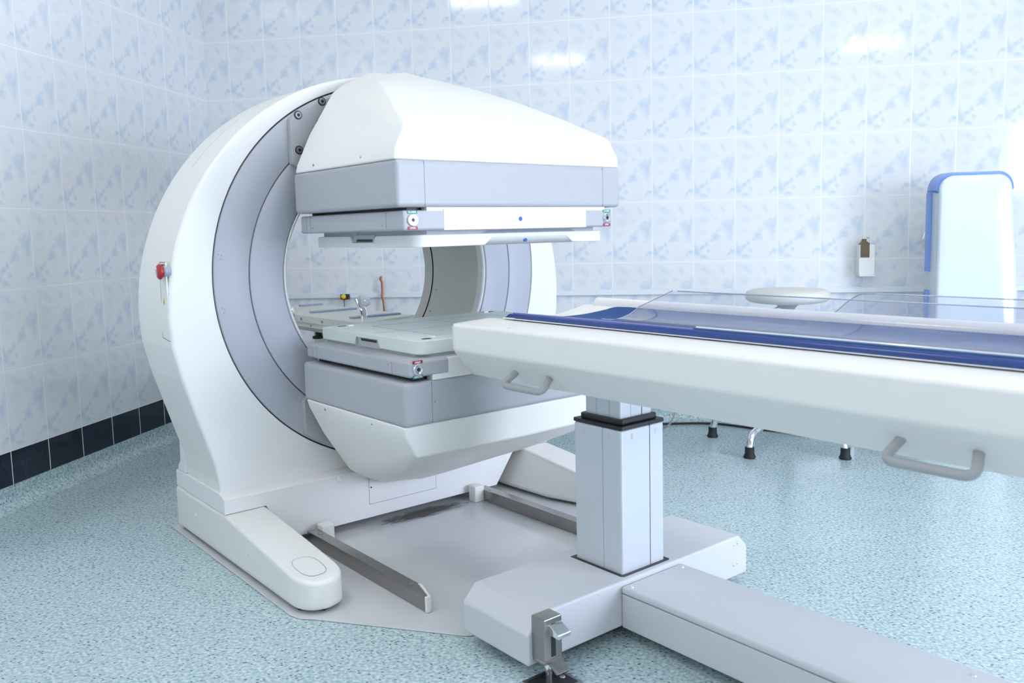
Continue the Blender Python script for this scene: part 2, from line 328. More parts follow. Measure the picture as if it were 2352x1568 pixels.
# right wall with a window and an added glazed door that glows
WY0, WY1, WZ0, WZ1 = -5.62, -4.06, 1.21, 2.0
DY0, DY1, DZ0, DZ1 = -4.0, -2.6, .06, 2.1
bm = bmesh.new()
for y0, y1, z0, z1 in ((Y1, WY0, -.06, H), (WY0, WY1, -.06, WZ0), (WY0, WY1, WZ1, H), (WY1, DY0, -.06, H), (DY0, DY1, -.06, DZ0), (DY0, DY1, DZ1, H), (DY1, 0, -.06, H)):
    box((X1, y0, z0), (X1 + .2, y1, z1), bm)
bmesh.ops.remove_doubles(bm, verts=bm.verts, dist=1e-5)
struct(obj('wall_right', bm, M['tile_left'], recalc=False))
struct(obj('ceiling', box((-.2, Y1 - .2, H), (X1 + .2, .2, H + .1)), M['ceil']))
def glazed(name, y0, y1, z0, z1, nx, sill):
    w = struct(bpy.data.objects.new(name, None)); C.objects.link(w); w.location = (X1 + .1, (y0 + y1) / 2, z0)
    hw = (y1 - y0) / 2; wh = z1 - z0; bm = bmesh.new()
    ys = [-hw + (2 * hw - .06) * k / nx for k in range(nx + 1)]
    for a, b in (((-.03, -hw, 0), (.03, hw, .06)), ((-.03, -hw, wh - .06), (.03, hw, wh))): box(a, b, bm)
    for y in ys: box((-.029, y, .001), (.029, y + .06, wh - .001), bm)
    obj('window_frame', bm, M['frame'], w)
    for a, b in zip(ys, ys[1:]): obj('window_pane', box((.01, a + .06, .06), (.02, b, wh - .06)), M['day'], w)
    if sill: obj('window_sill', box((-.16, -hw - .02, -.04), (.06, hw + .02, 0)), M['frame'], w, bevel=.006)
glazed('window_1', WY0, WY1, WZ0, WZ1, 1, True)
glazed('added_light_door', DY0, DY1, DZ0, DZ1, 2, False)  # added glowing door, brings daylight down to the low parts
d = struct(bpy.data.objects.new('added_fill_door', None)); C.objects.link(d); d.location = (.001, -5.55, 0)  # unseen white door, added to bounce fill light into the room
obj('fill_door_leaf', box((-.02, -.95, 0), (.035, .95, 2.35)), M['filldoor'], d, bevel=.004, seg=1)
obj('fill_door_frame', box((-.03, -1.05, 0), (.02, 1.05, 2.45)), M['rail'], d, bevel=.004, seg=1)
obj('fill_door_handle', tube([(.035, .80, 1.02), (.08, .80, 1.02), (.08, .68, 1.02)], .009, 10), M['chrome'], d)
# coved vinyl skirting
def cove(name, p0, p1, nrm):
    loops = []; r = .055; prof = [(0.004, .084), (.0, .084), (0, 0)] 
    pr = [(.0055, .084)] + [(.0055 + r - r * math.cos(a), .0005 + r - r * math.sin(a)) for a in [PI / 2 * k / 8 for k in range(9)]] + [(.0, 0.0005), (.0, .084)]
    for p in (p0, p1): loops.append([Vector((p[0], p[1], 0)) + Vector((nrm[0] * d, nrm[1] * d, z)) for d, z in pr])
    return struct(obj(name, loft(loops), M['floor'], ang=50))
cove('baseboard_left', (0, -6.9), (0, 0), (1, 0)); cove('baseboard_back', (0, 0), (X1, 0), (0, -1))
# cable trunking on the back wall
struct(obj('trim_1', box((0, -.016, .645), (X1, 0, .672)), M['rail'], bevel=.002, seg=1))
# ceiling panels: two are known from reflections, three unseen ones are added for fill
def lamp(x, y, lab):
    t = thing('ceiling_light', lab, 'ceiling light', (x, y, H), 0, 'square ceiling panels')
    bm = box((-.31, -.31, -.03), (.31, .31, 0)); obj('frame', bm, M['lampbody'], t, bevel=.004, seg=1)
    obj('diffuser', box((-.285, -.285, -.034), (.285, .285, -.028)), M['led'], t)
for x, y, lab in ((1.21, -5.83, 'square ceiling light panel whose reflection shows on the wall above the scanner'), (4.63, -5.85, 'square ceiling light panel whose reflection shows high on the wall at right'),
                  (.90, -2.95, 'added square fill light panel near the left wall, above the scanner'), (2.92, -2.5, 'added square fill light panel above the patient table'), (4.63, -2.3, 'added square fill light panel over the open floor near the added door')):
    lamp(x, y, lab)

# ------------------------------------------------------------------ floor plate and guide rails
GR = TH
def gthing(name, label, cat, group=None): return thing(name, label, cat, GO, GR, group)
pl = gthing('floor_plate', 'grey steel floor plate with a brown oil stain under the scanner', 'floor plate')
poly = [(-.66, -.42), (.66, -.42), (.66, .52), (.60, .60), (.36, .93), (-.36, .93), (-.393, .906), (-.62, .58), (-.65, .545), (-.66, .51)]
obj('plate', prism_z(poly, .0005, .004), M['plate'], pl, bevel=.001, seg=1)
def guide_rail(s, uc, lab):
    r = gthing('guide_rail', lab, 'rail', 'steel guide rails on the floor plate')
    w = .018; vt = .70
    tip = [(uc - w, .06), (uc + w, .06), (uc + w, vt - .05), (uc + w - .004, vt - .045), (uc - w + .008, vt + .035), (uc - w, vt + .035)]
    if s > 0: tip = [(2 * uc - u, v) for u, v in tip]
    obj('bar', prism_z(tip, .004, .047), M['steel'], r, bevel=.002, seg=2)
    d = [(uc - w, vt + .0355), (uc - w + .010, vt + .0355), (uc + w - .002, vt - .045), (uc + w + .004, vt - .048), (uc + w + .004, vt - .035), (uc - w + .014, vt + .046), (uc - w, vt + .046)]
    if s > 0: d = [(2 * uc - u, v) for u, v in d]
    obj('end_cap', prism_z(d, .005, .046), M['nylon'], r, bevel=.001, seg=1)
    for v in (.115, vt - .055):
        obj('bolt', lathe([(.0075, 0), (.0075, .0012), (.004, .0012), (.0038, .0005)], 18, cen=Lc(uc, v, .047)), M['bolt'], r)
    ub = uc + (.030 if s < 0 else -.044) 
    obj('stop_block', gbox(ub - .012, ub + .03, .058, .098, .004, .062), M['nylon'], r, bevel=.004)
guide_rail(-1, -.374, 'left steel guide rail beside the scanner foot, white tipped')
guide_rail(1, .302, 'right steel guide rail, partly hidden behind the table column')

# ------------------------------------------------------------------ gantry
g = gthing('gamma_camera_scanner', 'large white ring shaped scanner with two grey detector heads', 'medical scanner')
R1, R2, R3, RB = .619, .508, .3976, .386
CZ, CR = .74, .755
OUT = []
for k in range(0, 91):
    a = PI - PI * k / 90; OUT.append((CR * math.cos(a), CZ + CR * math.sin(a)))
low = [(.750, .66), (.729, .566), (.695, .45), (.664, .347), (.6455, .2886), (.637, .235), (.637, .205), (.643, .190), (.643, .152)]
OUT += low; OUT += [(-u, z) for u, z in reversed(low)]
def hit(a):      # radius of the outline from the ring centre at angle a
    dx, dz = math.cos(a), math.sin(a); best = 0
    for (x0, z0), (x1, z1) in zip(OUT, OUT[1:] + OUT[:1]):
        z0 -= ZC; z1 -= ZC; ex, ez = x1 - x0, z1 - z0; den = dx * ez - dz * ex
        if abs(den) < 1e-9: continue
        t = (x0 * ez - z0 * ex) / den; s = (x0 * dz - z0 * dx) / den
        if t > 0 and -1e-6 <= s <= 1 + 1e-6: best = max(best, t)
    return best
ANG = sorted(set([2 * PI * k / 240 for k in range(240)] + [math.atan2(z - ZC, u) % (2 * PI) for u, z in low + [(-u, z) for u, z in low]]))
RAD = [hit(a) for a in ANG]
def lp(r, v, off=0): return [Lc((r if r else RAD[i] - off) * math.cos(a), v, ZC + (r if r else RAD[i] - off) * math.sin(a)) for i, a in enumerate(ANG)]
DEP = -.30
bm = loft([lp(R1 + .003, -.02), lp(R1 + .003, -.003), lp(R1 + .005, 0), lp(0, 0, .012), lp(0, -.0015, .006), lp(0, -.006, .0015), lp(0, -.012)], False, False)
obj('front_cover', bm, M['cover'], g, ang=60, wn=True)
bm = loft([lp(0, -.0125), lp(0, DEP + .012), lp(0, DEP + .004, .004), lp(0, DEP, .012), lp(.365, DEP)], False, False)
obj('side_cover', bm, M['cream'], g, ang=60, wn=True)
def ann(ri, ro, v, b=.003): return loft([lp(ri, v - .02), lp(ri, v - b), lp(ri + b * .4, v - b * .3), lp(ri + b, v), lp(ro - b, v), lp(ro - b * .4, v - b * .3), lp(ro, v - b), lp(ro, v - .02)], False, False)
obj('ring_seam', loft([lp(R3 - .003, -.012), lp(R1 + .004, -.012)], False, False), M['seam'], g)
obj('outer_ring', ann(R2 + .0014, R1 - .0012, 0), M['ring'], g, ang=50)
obj('inner_ring', ann(R3 + .0016, R2 - .0014, 0), M['ring'], g, ang=50)
bm = loft([lp(R3 - .0018, -.02), lp(R3 - .0018, -.002), lp(R3 - .004, 0), lp(RB + .004, -.002), lp(RB + .001, -.006), lp(RB, -.014), lp(RB - .0005, -.035)], False, False)
obj('bore_lip', bm, M['cover'], g, ang=60)
obj('bore_liner', loft([lp(RB - .0005, -.0355), lp(.3585, -.288)], False, False), M['beige'], g, ang=60)
obj('bore_seam', loft([lp(.3595, -.286), lp(.3590, -.296)], False, False), M['black'], g)
obj('rear_collar', loft([lp(.357, -.294), lp(.345, -.33), lp(.365, -.33), lp(.37, -.30)], False, False), M['beige'], g, ang=50)
for u, z in ((-.597, .921), (-.597, .761)):
    o = obj('ring_plug', disc_v(u, -.001, z, .010, .0022), M['ring'], g, bevel=.0006, seg=1)
    for du, dz in ((.0055, .0035), (-.002, .0068), (.003, -.006)): obj('pin', disc_v(u + du, .001, z + dz, .0012, .0004, 8), M['seam'], o)
for a in (210, 236, 305, 325): 
    aa = math.radians(a - 180); u, z = .372 * math.cos(aa), ZC - abs(.372 * math.sin(aa)) * (1 if a > 180 else -1)
for ang_, vv in ((-14, -.262), (-28, -.262)):
    aa = math.radians(ang_); rr = .3605
    obj('bore_screw', lathe([(.004, 0), (.004, .003)], 12, cen=(0, 0, 0)), M['bolt'], g, loc=Lc(rr * math.cos(aa), vv, ZC + rr * math.sin(aa))).rotation_euler = (0, PI / 2, 0)
# base of the gantry
obj('base_rear_cover', prism_u([(-.39, .152), (-.39, .200), (-.385, .2075), (-.298, .2075), (-.298, .152)], -.643, .643), M['cover'], g, bevel=.003, seg=2)
loops = []
for v, zt in ((-.299, .2085), (.001, .2085), (.040, .1985), (.043, .195)):
    loops.append([Lc(u, v, z) for u, z in ((-.6435, .1515), (-.514, .1515), (-.445, .03), (.388, .03), (.476, .1515), (.6435, .1515), (.6435, zt), (-.6435, zt))])
obj('base_cover', loft(loops), M['cover'], g, bevel=.0012, seg=1)
ap = obj('access_panel', prism_v([(-.153, .0765), (.1145, .0765), (.1145, .150), (-.153, .150)], .0415, .0438), M['cover'], g)
bm = bmesh.new()
prism_v([(-.1545, .075), (.116, .075), (.116, .0765), (-.1545, .0765)], .042, .0436, bm); prism_v([(-.1545, .0765), (-.153, .0765), (-.153, .18), (-.1545, .18)], .042, .0436, bm); prism_v([(.1145, .0765), (.116, .0765), (.116, .18), (.1145, .18)], .042, .0436, bm)
obj('panel_seam', bm, M['seamgrey'], ap); obj('screw', disc_v(-.146, .0438, .133, .0028, .0006, 12), M['black'], ap)
obj('base_knob', disc_v(-.2605, .0425, .186, .0100, .009, 24), M['nylon'], g, bevel=.003, seg=3)
# rear post behind the body side
obj('rear_post', prism_u([(-.30, .208), (-.376, .208), (-.372, .225), (-.350, .245), (-.345, .33), (-.30, .40)], -.640, -.60), M['cover'], g, bevel=.004)
# feet
def foot(s):
    zt = lambda v: .150 if v < .05 else .150 - (v - .05) * .1125
    rows = [(-.39, .645, .515), (.05, .645, .512), (.25, .645, .510), (.40, .645, .5095)]
    vc, rv, uc_, ru = .485, .081, .5775, .0675
    for k in range(0, 12):
        a = PI / 2 * k / 12; rows.append((vc + rv * math.sin(a) ** 1.0, uc_ + ru * math.cos(a) ** .82, uc_ - ru * math.cos(a) ** .82))
    rows.append((vc + rv, uc_ + .006, uc_ - .006))
    left = [(uo, v) for v, uo, ui in rows]; right = [(ui, v) for v, uo, ui in rows]
    n = len(rows)
    def ring(ins, zf, low=False):
        out = []
        cu, cv = uc_, .30
        for side in (left, right[::-1]):
            for (u, v) in side:
                d = 0.0
                uu = u - ins if u > uc_ + .001 else u + ins
                if abs(u - uc_) < ins: uu = u
                vv = v - ins * max(0, (v - vc) / rv) if v > vc else v
                if low and u < uc_: uu -= .068 * max(0, min(1, (.46 - v) / .25))
                out.append(Lc(s * uu, vv, zf(v)))
        return out
    L_ = [ring(.006, lambda v: .0135, True), ring(0, lambda v: .019, True), ring(0, lambda v: .03, True), ring(0, lambda v: zt(v) - .013), ring(.0012, lambda v: zt(v) - .007), ring(.0045, lambda v: zt(v) - .0022), ring(.010, lambda v: zt(v))]
    bm = loft(L_, True, False)
    bm.verts.ensure_lookup_table(); base = 6 * 2 * n
    for k in range(n - 1):
        a, b = bm.verts[base + k], bm.verts[base + k + 1]; c, d = bm.verts[base + 2 * n - 2 - k], bm.verts[base + 2 * n - 1 - k]
        bm.faces.new((a, b, c, d))
    f = obj('foot', bm, M['white'], g, ang=60, wn=True)
    cu = s * .583
    ring_ = [(cu + .036 * math.copysign(abs(math.cos(a)) ** .7, math.cos(a)), .472 + .058 * math.copysign(abs(math.sin(a)) ** .8, math.sin(a))) for a in [2 * PI * k / 40 for k in range(40)]]
    inn = [(cu + (u - cu) * .965, .472 + (v - .472) * .978) for u, v in ring_]
    obj('cap_seam', loft([[Lc(u, v, zt(v) - .003) for u, v in ring_], [Lc(u, v, zt(v) + .0004) for u, v in ring_], [Lc(u, v, zt(v) + .0004) for u, v in inn]], False, False), M['seamgrey'], f)
    sk = ((.60, -.38), (.63, -.38), (.63, .50), (.58, .548), (.545, .52), (.53, .2))
    obj('foot_skirt', loft([[Lc(s * u, v, .0042) for u, v in sk], [Lc(s * u, v, .02) for u, v in sk]]), M['black'], f)
    for v, z in ((-.21, .088), (.205, .078)):
        obj('plug', disc_u(s * .6448, v, z, .0085, .003 * (1 if s < 0 else -1)), M['nylon'], f, bevel=.0004, seg=1)
foot(-1); foot(1)
# mounting brackets bolted to the ring
def bracket(up, lo, name):
    a0 = math.acos(-.36 / .612); a1 = PI - a0; pts = []
    for k in range(25):
        a = a0 + (a1 - a0) * k / 24; pts.append((.612 * math.cos(a), ZC + .612 * math.sin(a) * (1 if up else -1)))
    pts += [(.36, lo), (-.338, lo), (-.36, lo + (.012 if up else -.012))]
    o = obj(name, prism_v(pts, -.002, .022), M['grey'], g, bevel=.003, seg=2); return o
bu = bracket(True, 1.188, 'upper_bracket'); bl = bracket(False, .47, 'lower_bracket')
for u, z in ((-.250, 1.3965), (-.333, 1.349), (-.335, 1.2425)):
    o = obj('bolt', disc_v(u, .020, z, .0105, .006, 20), M['bolt'], bu, bevel=.0012, seg=2)
    obj('hex_socket', disc_v(u, .0255, z, .0052, .0009, 6), M['black'], o)
    obj('washer', disc_v(u, .0215, z, .0135, .0012, 24), M['black'], o)
obj('socket_hole', disc_v(-.258, .0215, 1.328, .0145, .0012), M['black'], bu)
# emergency stop and side label on the cover edge
es = obj('emergency_stop', disc_u(-.738, -.016, .885, .0165, .020, 28), M['btngrey'], g, bevel=.003)
obj('button_stem', disc_u(-.756, -.016, .885, .0145, .008, 28), M['red'], es)
obj('button_head', lathe([(.010, .002), (.018, .001), (.0225, -.002), (.0225, -.006), (.019, -.010), (.009, -.013), (.002, -.0135)], 32, cen=Lc(-.762, -.016, .885), axis='x'), M['red'], es)
text_obj('button_text', 'STOP', .0105, M['ink'], es, Matrix.Translation(Lc(-.7756, -.016, .885)) @ Matrix.Rotation(PI / 2, 4, 'X') @ Matrix.Rotation(-PI / 2, 4, 'Y') @ Matrix.Rotation(-PI / 2, 4, 'Z'))
sp = obj('side_panel', prism_u([(-.072, .690), (-.008, .683), (-.008, .912), (-.058, .912)], -.748, -.7525), M['cream'], g, bevel=.001, seg=1)
bm = bmesh.new(); prism_u([(-.072, .690), (-.070, .690), (-.056, .912), (-.058, .912)], -.7515, -.7530, bm); prism_u([(-.058, .9105), (-.008, .9105), (-.008, .9125), (-.058, .9125)], -.7515, -.7530, bm); prism_u([(-.072, .6885), (-.008, .6815), (-.008, .6835), (-.072, .6905)], -.7515, -.7530, bm)
obj('panel_outline', bm, M['seamgrey'], sp)
tri = obj('warning_label', prism_u([(-.050, .785), (-.026, .782), (-.038, .812)], -.7524, -.7531), M['yellow'], sp)
obj('warning_mark', prism_u([(-.0395, .788), (-.0365, .788), (-.0385, .804)], -.7531, -.7534), M['black'], tri)
for v in (-.062, -.017): obj('screw', disc_u(-.7524, v, .787, .0025, .0006, 10), M['bolt'], sp)
text_obj('panel_text', 'RESET', .011, M['seam'], sp, Matrix.Translation(Lc(-.7532, -.030, .901)) @ Matrix.Rotation(-PI / 2, 4, 'Z') @ Matrix.Rotation(PI / 2, 4, 'X'))
# faint slot line on the upper side cover
bm = bmesh.new(); rr = CR + .0006
for k in range(14):
    a = math.radians(143 - 1.2 * k); b = math.radians(143 - 1.2 * (k + 1))
    loft([[Lc(r * math.cos(x), v, CZ + r * math.sin(x)) for r, v in ((rr - .002, -.165), (rr, -.165), (rr, -.168), (rr - .002, -.168))] for x in (a, b)], bm=bm)
obj('side_cover_seam', bm, M['beige'], g)

# detector heads -------------------------------------------------
def head(up):
    zm = 0.0
    mz = (lambda z: z) if up else (lambda z: 1.6285 - z)
    # dimensions measured for each head
    UL, UR, V0, V1 = (-.377, .4375, .06, .650)
    if up: z0, z1 = 1.0442, 1.1668
    else: z0, z1 = 1.6285 - .588, 1.6285 - .470
    hd = obj('detector_head', gbox(UL, UR, V0, V1, mz(z0), mz(z1)), M['grey'], g, bevel=.012, seg=4)
    for u in (UL + .086, UR - .077):
        obj('front_seam', gbox(u - .0007, u + .0007, V1 - .002, V1 + .0004, mz(z0 + .004), mz(z1 - .004)), M['seamgrey'], hd)
    for u in (UL + .095, UR - .083):
        obj('screw', disc_v(u, V1 - .0005, mz(z0 + (z1 - z0) * .5), .0026, .0008, 12), M['ring' if up else 'seamgrey'], hd)
    # hood
    uc = (UL + UR) / 2; hwd = (UR - UL) / 2
    rear = [(-hwd, z1 - .001), (-hwd + .008, z1 + .026), (-hwd + .053, z1 + .118), (-hwd + .138, z1 + .250), (-hwd + .172, z1 + .276), (-hwd + .222, z1 + .302), (-hwd + .270, z1 + .3235), (-hwd + .345, z1 + .329), (0, z1 + .338)]
    front = [(-hwd, z1 - .001), (-hwd + .003, z1 + .026), (-hwd + .014, z1 + .046), (-hwd + .026, z1 + .066), (-hwd + .030, z1 + .074), (-hwd + .034, z1 + .080), (-hwd + .038, z1 + .086), (-hwd + .15, z1 + .0885), (0, z1 + .0905)]
    sym = lambda p: [(uc + u, z) for u, z in p] + [(uc - u, z) for u, z in reversed(p[:-1])]
    rear, front = sym(rear), sym(front)
    loops = []
    f0 = V1 - .004
    for t in (0, .25, .5, .75, 1.0):
        l = []
        for i, ((ur, zr), (uf, zf)) in enumerate(zip(rear, front)):
            v = (V0 + .012) * (1 - t) + (f0 - max(0, zf - z1 - .03) * .12) * t
            bul = .016 * math.sin(PI * t) * max(0, (zr - z1 - .1)) / .22
            l.append(Lc(ur * (1 - t) + uf * t, v, mz(zr * (1 - t) + zf * t + bul)))
        loops.append(l)
    bm = loft(loops, True, True)
    bmesh.ops.recalc_face_normals(bm, faces=bm.faces)
    ed = [e for e in bm.edges if len(e.link_faces) == 2 and e.calc_face_angle(0) > math.radians(27)]
    bmesh.ops.bevel(bm, geom=ed, offset=.009, segments=4, profile=.5, affect='EDGES', clamp_overlap=True)
    hood = obj('hood', bm, M['white'], hd, ang=60, wn=True)
    for v in (.19, .47): obj('hood_screw', disc_u(UL + .0045, v, mz(z1 + .016), .0038, .002, 10), M['bolt'], hood)
    # collimator tray
    CL, CR_, CV = (-.360, .400, .6495)
    c0, c1 = (.9845, 1.0368) if up else (1.6285 - .6432, 1.6285 - .6005)
    obj('tray_gap', gbox(CL + .03, CR_ - .01, V0 + .02, V1 - .03, mz(c1 - .001), mz(z0 + .001)), M['black'], hd)
    nk = obj('tray_neck', gbox(CL + .075, CR_ - .03, V0 + .10, V1 - .003, mz(c1 - .002), mz(z0 + .0005)), M['white'], hd)
    bm = gbox(CL, CR_, V0 - .002, CV, mz(c0), mz(c1))
    tray = obj('collimator_tray', bm, M['grey'], hd, bevel=.007, seg=3)
    fw = obj('tray_front', gbox(CL + .126, CR_ - .112, CV - .01, CV + .0012, mz(c0 - .0003), mz(c1 + (.004 if up else .002))), M['white'], hd, bevel=.0008, seg=1)
    if up: obj('status_lamp', disc_v(CL + .126 + .263, CV + .001, mz((c0 + c1) / 2 + .001), .0065, .001, 24, rz=.0065), M['dot'], hd)
    obj('tray_edge', gbox(CR_ - .1135, CR_ - .1115, CV - .002, CV + .0003, mz(c0 + .001), mz(c1 - .001)), M['seam'], hd)
    for v in (.10, .125, .565): obj('side_seam', gbox(CL - .0004, CL + .002, v - .0006, v + .0006, mz(c0 + .006), mz(c1 - .003)), M['seamgrey'], hd)
    for v in (.14, .545): obj('screw', disc_u(CL, v, mz(c0 + .016), .0025, .0006, 10), M['bolt'], hd)
    # locks with their printed tags
    for u in (CL + .028, CR_ - .024):
        zc = (c0 + c1) / 2 + (.001 if up else 0)
        lk = obj('key_lock', lathe([(.0158, -.0005), (.0158, -.004), (.0142, -.0058), (.0105, -.0058), (.0085, -.0042), (.0055, -.0042), (.005, -.001)], 30, cen=Lc(u, CV, mz(zc)), axis='y'), M['chrome'], hd)
        obj('keyhole', disc_v(u, CV + .0035, mz(zc), .0046, .0012, 20, rz=.0056), M['black'], lk)
        d = 1 if up else 1
        obj('pointer', gbox(u - .0006, u + .0006, CV + .004, CV + .0062, mz(zc + .004), mz(zc + .0145)), M['bolt'], lk)
        for txt, zz, mt in (('CLOSED', zc + .0205, 'green'), ('OPEN', zc - .0208, 'redlabel')):
            if not up: zz = zc + (zz - zc) * .93
            lb = obj('lock_label', gbox(u - .0155, u + .0155, CV - .0005, CV + .0006, mz(zz - .0042), mz(zz + .0042)), M[mt], hd)
            mw = Matrix.Translation(Lc(u, CV + .0007, mz(zz))) @ Matrix.Rotation(PI / 2, 4, 'X')
            if not up: mw = mw @ Matrix.Rotation(PI, 4, 'Z')
            t = text_obj('label_text', txt, .0068, M['ink'], hd, mw)
    # pad with its side latch
    PL, PR, PV = (-.300, .390, .61)
    p0, p1 = (.940, .9735) if up else (1.6285 - .6895, 1.6285 - .6510)
    sg = 'grey'
    obj('pad_spacer', prism_z([(PL + .006, V0 + .02), (PL + .006, PV - .035), (PL + .04, PV - .004), (PR - .03, PV - .004), (PR - .01, PV - .03), (PR - .01, V0 + .02)], mz(p1 - .004), mz(c0 + .001)), M['grey'], hd, bevel=.001, seg=1)
    r = .032; pts = [(PL, V0 - .01), (PL, PV - r)]
    for k in range(1, 6):
        a = PI - PI / 2 * k / 6; pts.append((PL + r + r * math.cos(a), PV - r + r * math.sin(a)))
    pts += [(PL + r, PV), (PR - .004, PV), (PR, PV - .004), (PR, V0 - .01)]
    pad = obj('pad', prism_z(pts, mz(p0), mz(p1)), M['white'] if up else M['padtop'], hd, bevel=.003, seg=3)
    cuts = []
    # side notch
    cuts.append(prism_u([(.255, mz(p1 + .01)), (.255, mz(p1 - .001)), (.268, mz(p0 + .0135)), (.392, mz(p0 + .0135)), (.405, mz(p1 - .001)), (.405, mz(p1 + .01))], PL - .02, PL + .012))
    if up:   # bevelled finger recess along the lower front edge
        a, b = -.072, .262; zt, zb = .9625, .935
        cuts.append(loft([[Lc(a + .03, PV + .02, zt), Lc(b - .02, PV + .02, zt), Lc(b - .02, PV - .001, zt), Lc(a + .03, PV - .001, zt)],
                          [Lc(a - .006, PV + .02, zb), Lc(b + .016, PV + .02, zb), Lc(b + .016, PV - .018, zb), Lc(a - .006, PV - .018, zb)]]))
    cut(pad, cuts)
    lt = obj('latch', prism_u([(.270, mz(p0 + .0145)), (.390, mz(p0 + .0145)), (.398, mz(p1 + .003)), (.285, mz(p1 + .003))], PL + .010, PL + .003), M['grey'], hd, bevel=.001, seg=1)
    obj('latch_slot', prism_u([(.292, mz(p0 + .0165)), (.382, mz(p0 + .0165)), (.382, mz(p0 + .0235)), (.292, mz(p0 + .0235))], PL + .004, PL + .0022), M['black'], lt)
    if up:
        obj('pad_badge', disc_v(.085, PV - .009, .951, .0065, .004, 24, rz=.0055), M['dot'], hd)
        obj('handle_slot', prism_v([(-.085, p1 - .001), (.285, p1 - .001), (.262, p1 + .007), (-.052, p1 + .007)], PV - .0045, PV - .0025), M['seamgrey'], hd)
    else:
        zt = mz(p0)
        for u, v in ((PL + .052, .083), (PL + .048, .575), (PR - .045, .083), (PR - .045, .575)):
            obj('pad_hole', prism_z([(u + .016 * math.cos(2 * PI * k / 20), v + .011 * math.sin(2 * PI * k / 20)) for k in range(20)], zt - .001, zt + .0006), M['black'], hd)
        for u, v in ((PL + .078, .555), (PL + .072, .10), (PR - .07, .09)):
            obj('pad_stop', prism_z([(u - .009, v - .008), (u + .009, v - .008), (u + .009, v + .008), (u - .009, v + .008)], zt - .001, zt + .004), M['nylon'], hd, bevel=.001, seg=1)
        bm = bmesh.new(); W_ = .0009
        a, b, c, d = PL + .115, PR - .115, .165, .525
        for (x0, y0, x1, y1) in ((a, c, b, c), (a, d, b, d), (a, c, a, d), (b, c, b, d), (PL + .02, (c + d) / 2, PR - .02, (c + d) / 2), ((a + b) / 2, .08, (a + b) / 2, .59)):
            gbox(min(x0, x1) - W_, max(x0, x1) + W_, min(y0, y1) - W_, max(y0, y1) + W_, zt - .0005, zt + .0003, bm)
        obj('pad_lines', bm, M['seamgrey'], hd)
    return hd
head(True); head(False)

# ------------------------------------------------------------------ patient table
t = gthing('patient_table', 'long white cantilever patient table on a square lifting column', 'patient table')
# cross beam with bevelled ends
UB0, UB1, VB0, VB1 = -.410, .378, .930, 1.172
bmn = prism_v([(UB0, .03), (UB0, .103), (UB0 + .036, .142), (UB1 - .034, .142), (UB1, .105), (UB1, .03)], VB0, VB1)
beam = obj('cross_beam', bmn, M['beam'], t, bevel=.006, seg=3)
obj('beam_foot', gbox(UB0 + .05, UB1 - .05, VB0 + .04, VB1 - .04, .0045, .032), M['black'], beam)
for u, z in ((.318, .122), (.333, .124), (.318, .066), (.333, .068)): obj('screw', lathe([(.0042, 0), (.0042, -.001), (.002, -.003), (.0004, -.0033)], 14, cen=Lc(u, VB1, z), axis='y'), M['chrome'], beam)
obj('column_gap', prism_z([(-.097, .972), (.078, .972), (.078, 1.151), (.072, 1.157), (-.091, 1.157), (-.097, 1.151)], .1415, .1426), M['black'], beam)
# spine running back under the table
sp = obj('spine_channel', gbox(-.118, .098, 1.173, 3.15, .03, .1135), M['beam'], t, bevel=.002, seg=1)
lid = obj('spine_lid', gbox(-.1195, .0995, 1.173, 3.15, .1145, .131), M['beam'], t, bevel=.005, seg=3)
obj('lid_seam', gbox(-.117, .097, 1.174, 3.149, .112, .116), M['seamgrey'], lid)
for u, v in ((-.103, 1.193), (.080, 1.193), (.068, 1.90), (-.103, 1.90)): obj('screw', lathe([(.0052, 0), (.0045, .002), (.002, .0032), (.0004, .0034)], 14, cen=Lc(u, v, .131)), M['chrome'], lid)
obj('spine_foot', gbox(-.09, .07, 2.6, 3.1, 0, .031), M['black'], sp)
# lifting column
def col_shell(u0, u1, v0, v1, z0, z1, grooves, name, r=.006):
    o = obj(name, gbox(u0, u1, v0, v1, z0, z1), M['alu'], t, bevel=r, seg=3)
    bm = bmesh.new(); w = u1 - u0; d = v1 - v0
    for f, wd in grooves[0]: gbox(u0 + w * f - wd, u0 + w * f + wd, v1 - .002, v1 + .0003, z0, z1, bm)
    obj('groove', bm, M['seam'], o)
    bm = bmesh.new()
    for f, wd in grooves[1]: gbox(u0 - .0003, u0 + .002, v0 + d * f - wd, v0 + d * f + wd, z0, z1, bm)
    obj('side_groove', bm, M['seamgrey'], o)
    return o
oc = col_shell(-.087, .0665, .983, 1.146, .13, .4985, ([(.66, .0011)], [(.62, .0005)]), 'outer_column')
for u in (-.048, .037):
    obj('slot_cap', loft([[Lc(u + x, 1.1455 + d, .479 + z) for x, z in rrect(.0075, .0145, .0036)] for d in (0, .0009)]), M['beam'], oc)
for v in (1.018, 1.106):
    obj('slot_cap', loft([[Lc(-.0865 - d, v + x, .479 + z) for x, z in rrect(.0075, .0145, .0036)] for d in (0, .0009)]), M['beam'], oc)
obj('lower_collar', prism_z([(-.0895, .985), (-.0845, .980), (.064, .980), (.069, .985), (.069, 1.1435), (.064, 1.1485), (-.0845, 1.1485), (-.0895, 1.1435)], .4985, .5075), M['black'], t, bevel=.002, seg=2)
obj('upper_collar', prism_z([(-.078, 1.0), (-.070, .992), (.050, .992), (.058, 1.0), (.058, 1.128), (.050, 1.136), (-.070, 1.136), (-.078, 1.128)], .5075, .5205), M['black'], t, bevel=.0025, seg=2)
col_shell(-.066, .0465, 1.004, 1.124, .50, .606, ([(.68, .0012), (.33, .0003)], [(.70, .0004), (.33, .0004)]), 'inner_column', .004)
